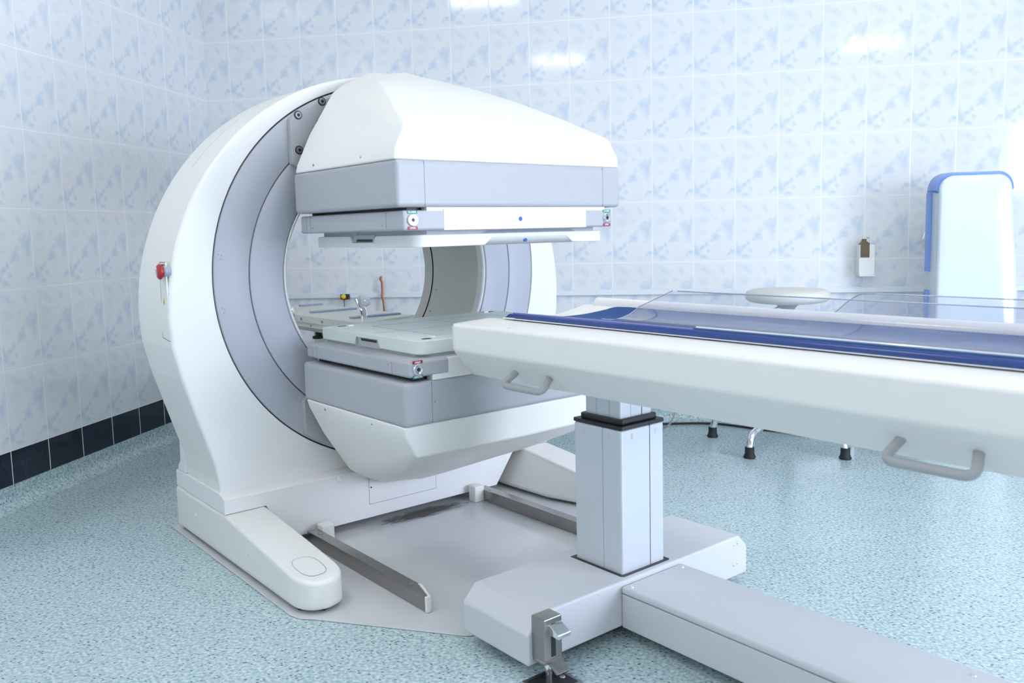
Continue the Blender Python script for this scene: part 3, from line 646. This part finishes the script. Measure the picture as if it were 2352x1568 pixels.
# foot lock on the beam
lk = obj('foot_lock', gbox(-.399, -.346, VB1 - .002, 1.213, .052, .1475), M['steel'], t, bevel=.0035, seg=2)
obj('lock_slot', gbox(-.379, -.366, 1.2115, 1.2135, .060, .135), M['black'], lk)
obj('lock_base', loft([[Lc(u, v, z) for u, v in ((-.399, VB1), (-.346, VB1), (-.346, 1.213), (-.399, 1.213))] for z in (.045, .053)]), M['steel'], lk, bevel=.002, seg=1)
for z, dz in ((.124, .0), (.048, -.0)):
    if z > .1: pts = [(1.212, z + .010), (1.212, z - .012), (1.243, z - .014), (1.243, z - .004)]
    else: pts = [(1.205, z + .008), (1.205, z - .004), (1.236, z - .022), (1.240, z - .016)]
    pd = obj('pedal', prism_u(pts, -.385, -.348), M['chrome' if z > .1 else 'steel'], lk, bevel=.0018, seg=2)
obj('lock_pin', lathe([(.010, 0), (.010, .0)] [:0] + [(.0075, .0015), (.0075, .028), (.0105, .029), (.0105, .050)], 20, cen=Lc(-.372, 1.196, 0)), M['chrome'], lk)
fp = gthing('lock_socket', 'small dark steel socket plate in the floor under the foot lock', 'floor socket')
obj('socket_plate', gbox(-.425, -.325, 1.165, 1.255, 0.0, .0022), M['steel'], fp, bevel=.0008, seg=1)
obj('socket_well', gbox(-.417, -.333, 1.173, 1.247, .0015, .0026), M['black'], fp)
for u in (-.345, -.403): obj('screw', lathe([(.007, .0026), (.006, .0042), (.001, .005)], 16, cen=Lc(u, 1.21, 0)), M['bolt'], fp)
# bed body: straight sides, keel shaped underside
BU0, BU1 = -.262, .228
def bedsec(v, u0, u1, zt=.742, zf=.672, zb=.597, ins=.072):
    r = .010
    return [Lc(*p) for p in ((u0 + ins, v, zb), (u0 + .006, v, zf - .006), (u0, v, zf + .006), (u0, v, zt - r), (u0 + r * .3, v, zt - r * .3), (u0 + r, v, zt), (u1 - r, v, zt), (u1 - r * .3, v, zt - r * .3), (u1, v, zt - r), (u1, v, zf + .006), (u1 - .006, v, zf - .006), (u1 - min(ins, .05), v, zb))]
loops = []
E_ = .655
loops.append([p + Vector((0, 0, 0)) for p in bedsec(E_ + .006, BU0 + .008, -.098, .739, .668, .602)])
loops.append(bedsec(E_ + .012, BU0 + .002, -.094, .7415))
loops.append(bedsec(E_ + .03, BU0, -.093)); loops.append(bedsec(2.95, BU0, -.093))
# skew the free end a little, as on the real arm
for l in loops[:3]:
    for i, p in enumerate(l): p.y -= .045 * max(0, (-.093 - p.x)) / .17
bed = obj('bed_arm', loft(loops), M['white'], t, ang=60, wn=True)
loops = [bedsec(.90, -.105, BU1, .728, .672, .598, .02), bedsec(2.95, -.105, BU1, .728, .672, .598, .02)]
obj('bed_body', loft(loops), M['white'], t, ang=60, wn=True)
obj('screw', lathe([(.003, 0), (.003, .0006)], 10, cen=Lc(-.236, .915, .7418)), M['bolt'], bed)
def handle(v0, v1):
    # bar stands off the sloping underside
    u_s, z_s = BU0 + .040, .632; n = Vector((-1, 0, -.95)).normalized()
    a = Vector((u_s, 0, z_s)); off = .052
    P = [Lc(u_s + .004, v0 + .012, z_s + .004), Lc(u_s + n.x * off, v0 - .002, z_s + n.z * off * .8), Lc(u_s + n.x * off, v1 + .002, z_s + n.z * off * .8), Lc(u_s + .004, v1 - .012, z_s + .004)]
    return obj('grab_handle', tube(rounded_path(P, .022, 6), .0085, 14), M['handle'], t, ang=60)
handle(.915, 1.060); handle(1.885, 2.025)
obj('cable_chain', tube([Lc(-.02, 1.3, .60), Lc(-.02, 1.6, .599), Lc(-.02, 2.5, .599)], .004, 8), M['black'], t)

# pallet, mattress, guards
pal = gthing('table_pallet', 'white trough shaped pallet lying on the patient table', 'pallet')
def arc(u0, u1, z0, z1, sag, n=14):
    out = []
    for k in range(n + 1):
        s = k / n; out.append((u0 + (u1 - u0) * s, z0 + (z1 - z0) * s - sag * (1 - (2 * s - 1) ** 2)))
    return out
VE = 2.9
def shell(prof_top, th, v0f, v1):
    top0 = [Lc(u, v0f(u), z) for u, z in prof_top]; top1 = [Lc(u, v1, z) for u, z in prof_top]
    bot0 = [p - Vector((0, 0, th)) for p in reversed(top0)]; bot1 = [p - Vector((0, 0, th)) for p in reversed(top1)]
    return loft([top0 + bot0, top1 + bot1])
pt = arc(-.118, .112, .749, .771, .016)
obj('pallet_shell', shell(pt, .004, lambda u: .745 + .08 * max(0, u + .118) / .236, VE), M['white'], pal, ang=50)
obj('far_lip', shell([(.108, .770), (.113, .780), (.117, .788), (.126, .7905), (.135, .788)], .004, lambda u: .86, VE), M['white'], pal, ang=50)
obj('edge_bead', tube([Lc(-.108, .735, .7445), Lc(-.108, .748, .7465), Lc(-.109, .765, .7510), Lc(-.110, .80, .7515)] + [Lc(-.110, v, .7515) for v in (1.2, 1.8, 2.4, VE)], [.0008, .0035, .0075, .0088] + [.0092] * 4, 16), M['bead'], pal, ang=60)
obj('bead_highlight', tube([Lc(-.106, .775, .7595)] + [Lc(-.106, v, .7605) for v in (1.0, 1.38)], .0030, 8), M['lilac'], pal, ang=60)  # the bead's upper highlight, painted as a thin lilac tube
mt = arc(-.101, .106, .7515, .763, .014)
mattress = gthing('table_mattress', 'thin dark blue vinyl mattress lying in the pallet of the table', 'mattress')
def mshell():
    n = 16; top0 = []; rows = []
    vs = [0, .02, .05, .10, .2, .6, 1.2, 1.8, 2.1]
    loops = []
    for i, dv in enumerate(vs):
        l = []
        for j, (u, z) in enumerate(mt):
            s = j / 14; vf = .80 + .105 * s
            v = vf + dv * (VE - .02 - vf) / 2.1
            e = .0085 * min(1, (dv / .05) ** .5) if dv < .05 else .0085
            wr = .0016 * math.sin(38 * v + 9 * u) * math.exp(-dv * 7) * (1 if dv > 0 else 0)
            l.append(Lc(u, v, z + e + wr))
        b = [p.copy() for p in reversed(l)]
        for j, p in enumerate(b): p.z = mt[14 - j][1] + .0002
        loops.append(l + b)
    return loft(loops)
obj('mattress_pad', mshell(), M['blue'], mattress, ang=60)
gd = gthing('arm_guard', 'clear acrylic arm guard with its foot lying on the blue mattress', 'arm guard', 'clear acrylic arm guards on the table')
prof = [(u, z + .0125) for u, z in arc(-.101, .103, .7515, .7625, .014, 12)]
prof += [(.1055, .7775), (.1068, .782), (.107, .789), (.107, .8195)]
def gfront(u, z): return 1.10 - .33 * (u + .095) + max(0, z - .775 if u > .09 else 0) * 2.45
top0 = [Lc(u, gfront(u, z), z) for u, z in prof]; top1 = [Lc(u, 2.84, z) for u, z in prof]
def offp(l, d=.0032):
    out = []
    for i, p in enumerate(l):
        a = l[max(0, i - 1)]; b = l[min(len(l) - 1, i + 1)]; tx, tz = b.x - a.x, b.z - a.z; q = math.hypot(tx, tz)
        out.append(p + Vector((-tz / q * d, 0, tx / q * d)))
    return out
obj('sheet', loft([offp(top0)[::-1] + top0, offp(top1)[::-1] + top1]), M['acrylic'], gd, ang=50)
obj('front_edge', tube([p + Vector((0, -.0005, .0016)) for p in top0], .0011, 6), M['acryledge'], gd)
obj('top_edge', tube([Lc(.1085, v, .8202) for v in (1.157, 2.0, 2.84)], .0014, 6), M['acryledge'], gd)
obj('near_edge', tube([Lc(-.102, v, .7655) for v in (1.385, 2.0, 2.84)], .0022, 6), M['devwhite'], gd)
g2 = gthing('arm_guard', 'upright clear acrylic guard on the far edge of the table', 'arm guard', 'clear acrylic arm guards on the table')
P = rounded_path([Lc(.150, v, z) for v, z in [(1.49, .7285), (1.585, .812), (1.612, .8295), (1.64, .8315), (2.84, .8315), (2.84, .7285)]], .015, 4)
obj('panel', prism_u([(-p.y, p.z) for p in P], .150, .154), M['acrylic'], g2, ang=20)
obj('edge', tube([Vector((.152, p.y, p.z)) for p in P][:-1], .0013, 6), M['acryledge'], g2)

# ------------------------------------------------------------------ trolley behind the bore
ct = gthing('instrument_trolley', 'ivory trolley top seen through the scanner bore, with chrome knob', 'trolley')
tp = [(.125, -.498), (.40, -.565), (.46, -.60), (.46, -1.55), (.13, -1.55)]
obj('trolley_top', prism_z(tp, .597, .630), M['cartwhite'], ct, bevel=.004, seg=2)
tp2 = [(.135, -.52), (.40, -.585), (.44, -.62), (.44, -1.53), (.14, -1.53)]
obj('trolley_tray', loft([[Lc(u, v, .5965) for u, v in tp2], [Lc(u, v, .578) for u, v in tp2], [Lc(.29 + (u - .29) * .8, -1.02 + (v + 1.02) * .9, .555) for u, v in tp2]]), M['cartwhite'], ct, ang=40)
for v in (-1.0, -.80, -.563): obj('screw', disc_u(.1255, v, .613, .0055, .002, 14), M['bolt'], ct)
obj('screw', disc_u(.138, -.93, .586, .0032, .004, 10), M['bolt'], ct)
for v, u0, u1 in ((-.665, .19, .425), (-1.058, .20, .43), (-1.44, .33, .45)):
    obj('grip_strip', gbox(u0, u1, v - .016, v + .016, .6295, .638), M['strip'], ct, bevel=.002, seg=1)
arm = rounded_path([Lc(.235, -.635, .628), Lc(.232, -.635, .668), Lc(.222, -.645, .695), Lc(.215, -.648, .712)], .01, 4)
obj('knob_arm', loft([[p + Vector((x * .020, 0, 0)) + Vector((0, y * .008, 0)) for x, y in rrect(1.6, 1.2, .5, 3)] for p in arm]), M['chrome'], ct, ang=60)
obj('clear_knob', lathe([(.002, -.001), (.022, 0), (.026, .008), (.026, .030), (.020, .040), (.002, .041)], 24, cen=(0, 0, 0), axis='x'), M['devwhite'], ct, loc=Lc(.226, -.650, .702))
obj('side_fitting', lathe([(.004, 0), (.022, .004), (.026, .012), (.022, .022), (.004, .026)], 20, axis='x'), M['chrome'], ct, loc=Lc(.105, -1.09, .640))
obj('clamp_knob', lathe([(.012, 0), (.026, .002), (.026, .012), (.013, .014), (.013, .04)], 20), M['black'], ct, loc=Lc(.204, -1.0, .517))
obj('pedestal', gbox(.22, .36, -1.08, -.94, .05, .56), M['cartwhite'], ct, bevel=.006)
obj('pedestal_base', gbox(.06, .52, -1.35, -.65, 0, .05), M['cartwhite'], ct, bevel=.008)

# ------------------------------------------------------------------ things on and by the back wall
pp = thing('copper_pipe', 'thin brown copper pipe standing against the wall, seen through the bore', 'pipe', (.935, -.03, 0))
path = rounded_path([(-.012, .03, .752), (-.006, 0.0, .742), (.002, 0, .73), (.003, 0, .672), (.0, -.004, .655), (.006, 0, .635), (.012, 0, .53), (.014, 0, .0)], .008, 4)
obj('tube', tube(path, .0058, 12), M['copper'], pp, ang=60)
gc = thing('ground_terminal', 'small dark earthing terminal with yellow nut on the wall trunking', 'terminal', (.726, -.016, .655))
obj('terminal_block', box((-.020, -.018, -.016), (.028, 0, .012)), M['black'], gc, bevel=.003, seg=1)
obj('terminal_nut', lathe([(.013, -.019), (.013, -.026), (.006, -.034), (.002, -.035)], 12, axis='y'), M['yellow'], gc)
obj('terminal_cap', lathe([(.010, -.018), (.009, -.022)], 12, axis='y', cen=(.002, 0, -.012)), M['red'], gc)
gw = thing('green_wire', 'thin green earth wire hanging below the wall terminal', 'wire', (.720, -.022, 0))
obj('wire', tube(rounded_path([(.002, 0, .642), (.003, 0, .60), (.001, 0, .45), (.0, 0, .003)], .02, 3), .0028, 8), M['gwire'], gw, ang=60)
# soap dispenser
sd = thing('soap_dispenser', 'white wall dispenser with a brown bottle showing in its window', 'dispenser', (3.335, 0, .725))
bm = box((-.036, -.075, .006), (.036, 0, .150)); obj('holder', bm, M['white'], sd, bevel=.004, seg=2)
obj('holder_lip', box((-.034, -.085, 0), (.034, -.002, .007)), M['rail'], sd, bevel=.002, seg=1)
bm = loft([[Vector((x, y, z)) for x, z in ((-.030, .090), (.010, .090), (.010, .158), (-.010, .170), (-.030, .158))] for y in (-.0785, -.070)])
obj('bottle_window', bm, M['brown'], sd)
obj('bottle', lathe([(.026, .1), (.026, .150), (.012, .166), (.010, .176), (.002, .177)], 20, cen=(-.008, -.044, 0)), M['brown'], sd)
obj('pump', tube(rounded_path([(.0, -.044, .170), (.004, -.044, .184), (.014, -.054, .180), (.018, -.058, .166)], .006, 3), .0035, 8), M['chrome'], sd)
# hook and card beside it
hk = thing('wall_hook', 'small chrome handle fixed to the wall beside the tall cabinet', 'hook', (3.60, 0, .93))
obj('bar', tube(rounded_path([(.018, 0, .045), (.012, -.04, .040), (-.012, -.045, -.045), (-.014, 0, -.050)], .012, 4), .006, 10), M['chrome'], hk, ang=60)
obj('plate', box((-.006, -.004, -.03), (.026, 0, .03)), M['rail'], hk, bevel=.002, seg=1)
# tall cabinet
dv = thing('tall_cabinet', 'tall white rounded cabinet with a periwinkle blue rim', 'cabinet', (3.71, -.30, 0))
def devprof(g, h):
    # outline of the cabinet front, grown outwards by g
    r = .052 + g * .6; top = []
    xl, xr = -.146 - g, .142 + g
    for k in range(9):
        a = PI - PI / 2 * k / 8; top.append((xl + r + r * math.cos(a), h - r + r * math.sin(a)))
    for k in range(9):
        a = PI / 2 - PI / 2 * k / 8; top.append((xr - r + r * math.cos(a), h - r + r * math.sin(a)))
    top = [(x, z + .010 * (1 - (x / .15) ** 2)) for x, z in top]
    left = [(-.150 - g, .08), (-.152 - g, .30), (-.150 - g, .55), (-.148 - g, .80), (-.146 - g, .95), (-.146 - g, h - r - .01)]
    right = [(.160 + g, .08), (.176 + g, .30), (.180 + g, .50), (.178 + g, .66), (.168 + g, .80), (.154 + g, .95), (.143 + g, h - r - .01)]
    return left + top + right[::-1]
fr = devprof(0, 1.163)
def scale2(p, s): return [(x * s, .6 + (z - .6) * s) for x, z in p]
obj('front_panel', loft([[Vector((x, -.040, z)) for x, z in fr], [Vector((x, -.062, z)) for x, z in fr], [Vector((x, -.068, z)) for x, z in scale2(fr, .985)], [Vector((x, -.072, z)) for x, z in scale2(fr, .93)], [Vector((x, -.0735, z)) for x, z in scale2(fr, .5)]]), M['devwhite'], dv, ang=45)
bk = devprof(.010, 1.158)
obj('body_shell', loft([[Vector((x, -.041, z)) for x, z in fr], [Vector((x - .012, .03, z)) for x, z in bk], [Vector((x - .012, .06, z)) for x, z in scale2(bk, .96)]]), M['devside'], dv, ang=45)
cp = [p for p in devprof(.012, 1.178) if p[1] > 1.08]; ci = [p for p in devprof(-.002, 1.160) if p[1] > 1.08]
ncp = min(len(cp), len(ci)); cp, ci = cp[:ncp], ci[:ncp]
loops = []
for y, a, b in ((-.052, ci, .3), (-.046, cp, .8), (.02, cp, 1), (.045, cp, .9)):
    loops.append([Vector((x - (.014 if y > 0 else 0), y, z)) for x, z in (a if y < .03 else [(x * .97, z - .008) for x, z in a])] + [Vector((x * .985, y, z - .006)) for x, z in reversed(ci)])
obj('blue_rim', loft(loops), M['devblue'], dv, ang=45)
for z0, z1 in ((.30, .675), (.757, 1.10)): obj('side_strip', box((-.176, -.004, z0), (-.158, .028, z1)), M['devblue'], dv, bevel=.003, seg=2)
obj('cabinet_base', box((-.20, -.12, .0), (.20, .16, .085)), M['devside'], dv, bevel=.02)
# stool
st = thing('stool', 'round cream seated stool with chrome legs behind the patient table', 'stool', (2.93, -.41, 0), 0)
obj('seat', lathe([(.002, .632), (.13, .634), (.165, .640), (.180, .652), (.183, .668), (.176, .684), (.155, .692), (.08, .6955), (.002, .696)], 48), M['cream_seat'], st, ang=60)
obj('seat_plate', lathe([(.028, .60), (.040, .618), (.058, .630), (.058, .634), (.002, .634)], 24), M['handle'], st)
obj('stem', lathe([(.016, .12), (.016, .615)], 20), M['chrome'], st)
obj('sleeve', lathe([(.027, .10), (.027, .40), (.022, .405), (.022, .41)], 20), M['black'], st)
obj('lever', tube(rounded_path([(-.02, -.01, .625), (-.06, -.04, .610), (-.11, -.08, .600)], .01, 3), .005, 8), M['chrome'], st)
for k in range(5):
    a = math.radians(163.5 + 72 * k) if False else math.radians(236 + 72 * k)
    d = Vector((math.cos(a), math.sin(a), 0))
    P = [d * .02 + Vector((0, 0, .135)), d * .12 + Vector((0, 0, .128)), d * .24 + Vector((0, 0, .115)), d * .315 + Vector((0, 0, .095)), d * .330 + Vector((0, 0, .04)), d * .331 + Vector((0, 0, .03))]
    lg = obj('leg', tube(rounded_path(P, .045, 6), .0155, 14), M['chrome'], st, ang=60)
    obj('rubber_foot', lathe([(.024, 0), (.026, .006), (.021, .016), (.0195, .022), (.0195, .047), (.016, .048)], 20, cen=d * .331), M['rubber'], lg, ang=50)
# cables on the floor
cb = thing('floor_cable', 'black cable lying on the floor behind the table column', 'cable', (2.3, -.10, 0))
obj('cord', tube(rounded_path([(-.6, -.02, .006), (.0, .0, .006), (.12, .02, .006), (.25, .045, .006), (.36, .035, .006), (.5, -.05, .006), (.75, -.18, .006)], .06, 4), .0055, 10), M['black'], cb, ang=60)
gcb = thing('grey_cord', 'thin grey cord hanging from under the table to the floor', 'cord', (2.394, -.30, 0))
obj('cord', tube(rounded_path([(.16, -.12, .52), (.10, -.06, .30), (.03, .0, .06), (-.03, .05, .004), (-.25, .12, .004)], .03, 4), .0045, 8), M['handle'], gcb, ang=60)

# ------------------------------------------------------------------ camera, world, view
cd = bpy.data.cameras.new('camera'); cam = bpy.data.objects.new('camera', cd); C.objects.link(cam)
yaw, pitch, roll = -.16754, .10832, -.02354
f = Vector((math.sin(yaw) * math.cos(pitch), math.cos(yaw) * math.cos(pitch), -math.sin(pitch)))
r0 = Vector((math.cos(yaw), -math.sin(yaw), 0)); u0 = r0.cross(f)
r = r0 * math.cos(roll) + u0 * math.sin(roll); u = u0 * math.cos(roll) - r0 * math.sin(roll)
mw = Matrix((r, u, -f)).transposed().to_4x4(); mw.translation = (2.39122, -4.37814, .97776)
cam.matrix_world = mw
cd.sensor_width = 36; cd.lens = 1990.0 / 2352 * 36; cd.shift_x = -14.895 / 2352; cd.shift_y = -37.694 / 2352; cd.clip_start = .05
cd.dof.use_dof = True; cd.dof.focus_distance = 2.75; cd.dof.aperture_fstop = 5.6
SC.camera = cam
wd = bpy.data.worlds.new('world'); SC.world = wd; wd.use_nodes = True
wd.node_tree.nodes['Background'].inputs[0].default_value = (.7, .82, 1, 1); wd.node_tree.nodes['Background'].inputs[1].default_value = 1.0
vs = SC.view_settings; vs.view_transform = 'Standard'; vs.look = 'None'; vs.gamma = 1; vs.use_curve_mapping = False; vs.exposure = 0.13
SC.cycles.max_bounces = 10; SC.cycles.diffuse_bounces = 6; SC.cycles.glossy_bounces = 4; SC.cycles.transparent_max_bounces = 12
SC.cycles.use_denoising = True; SC.cycles.sample_clamp_indirect = 8
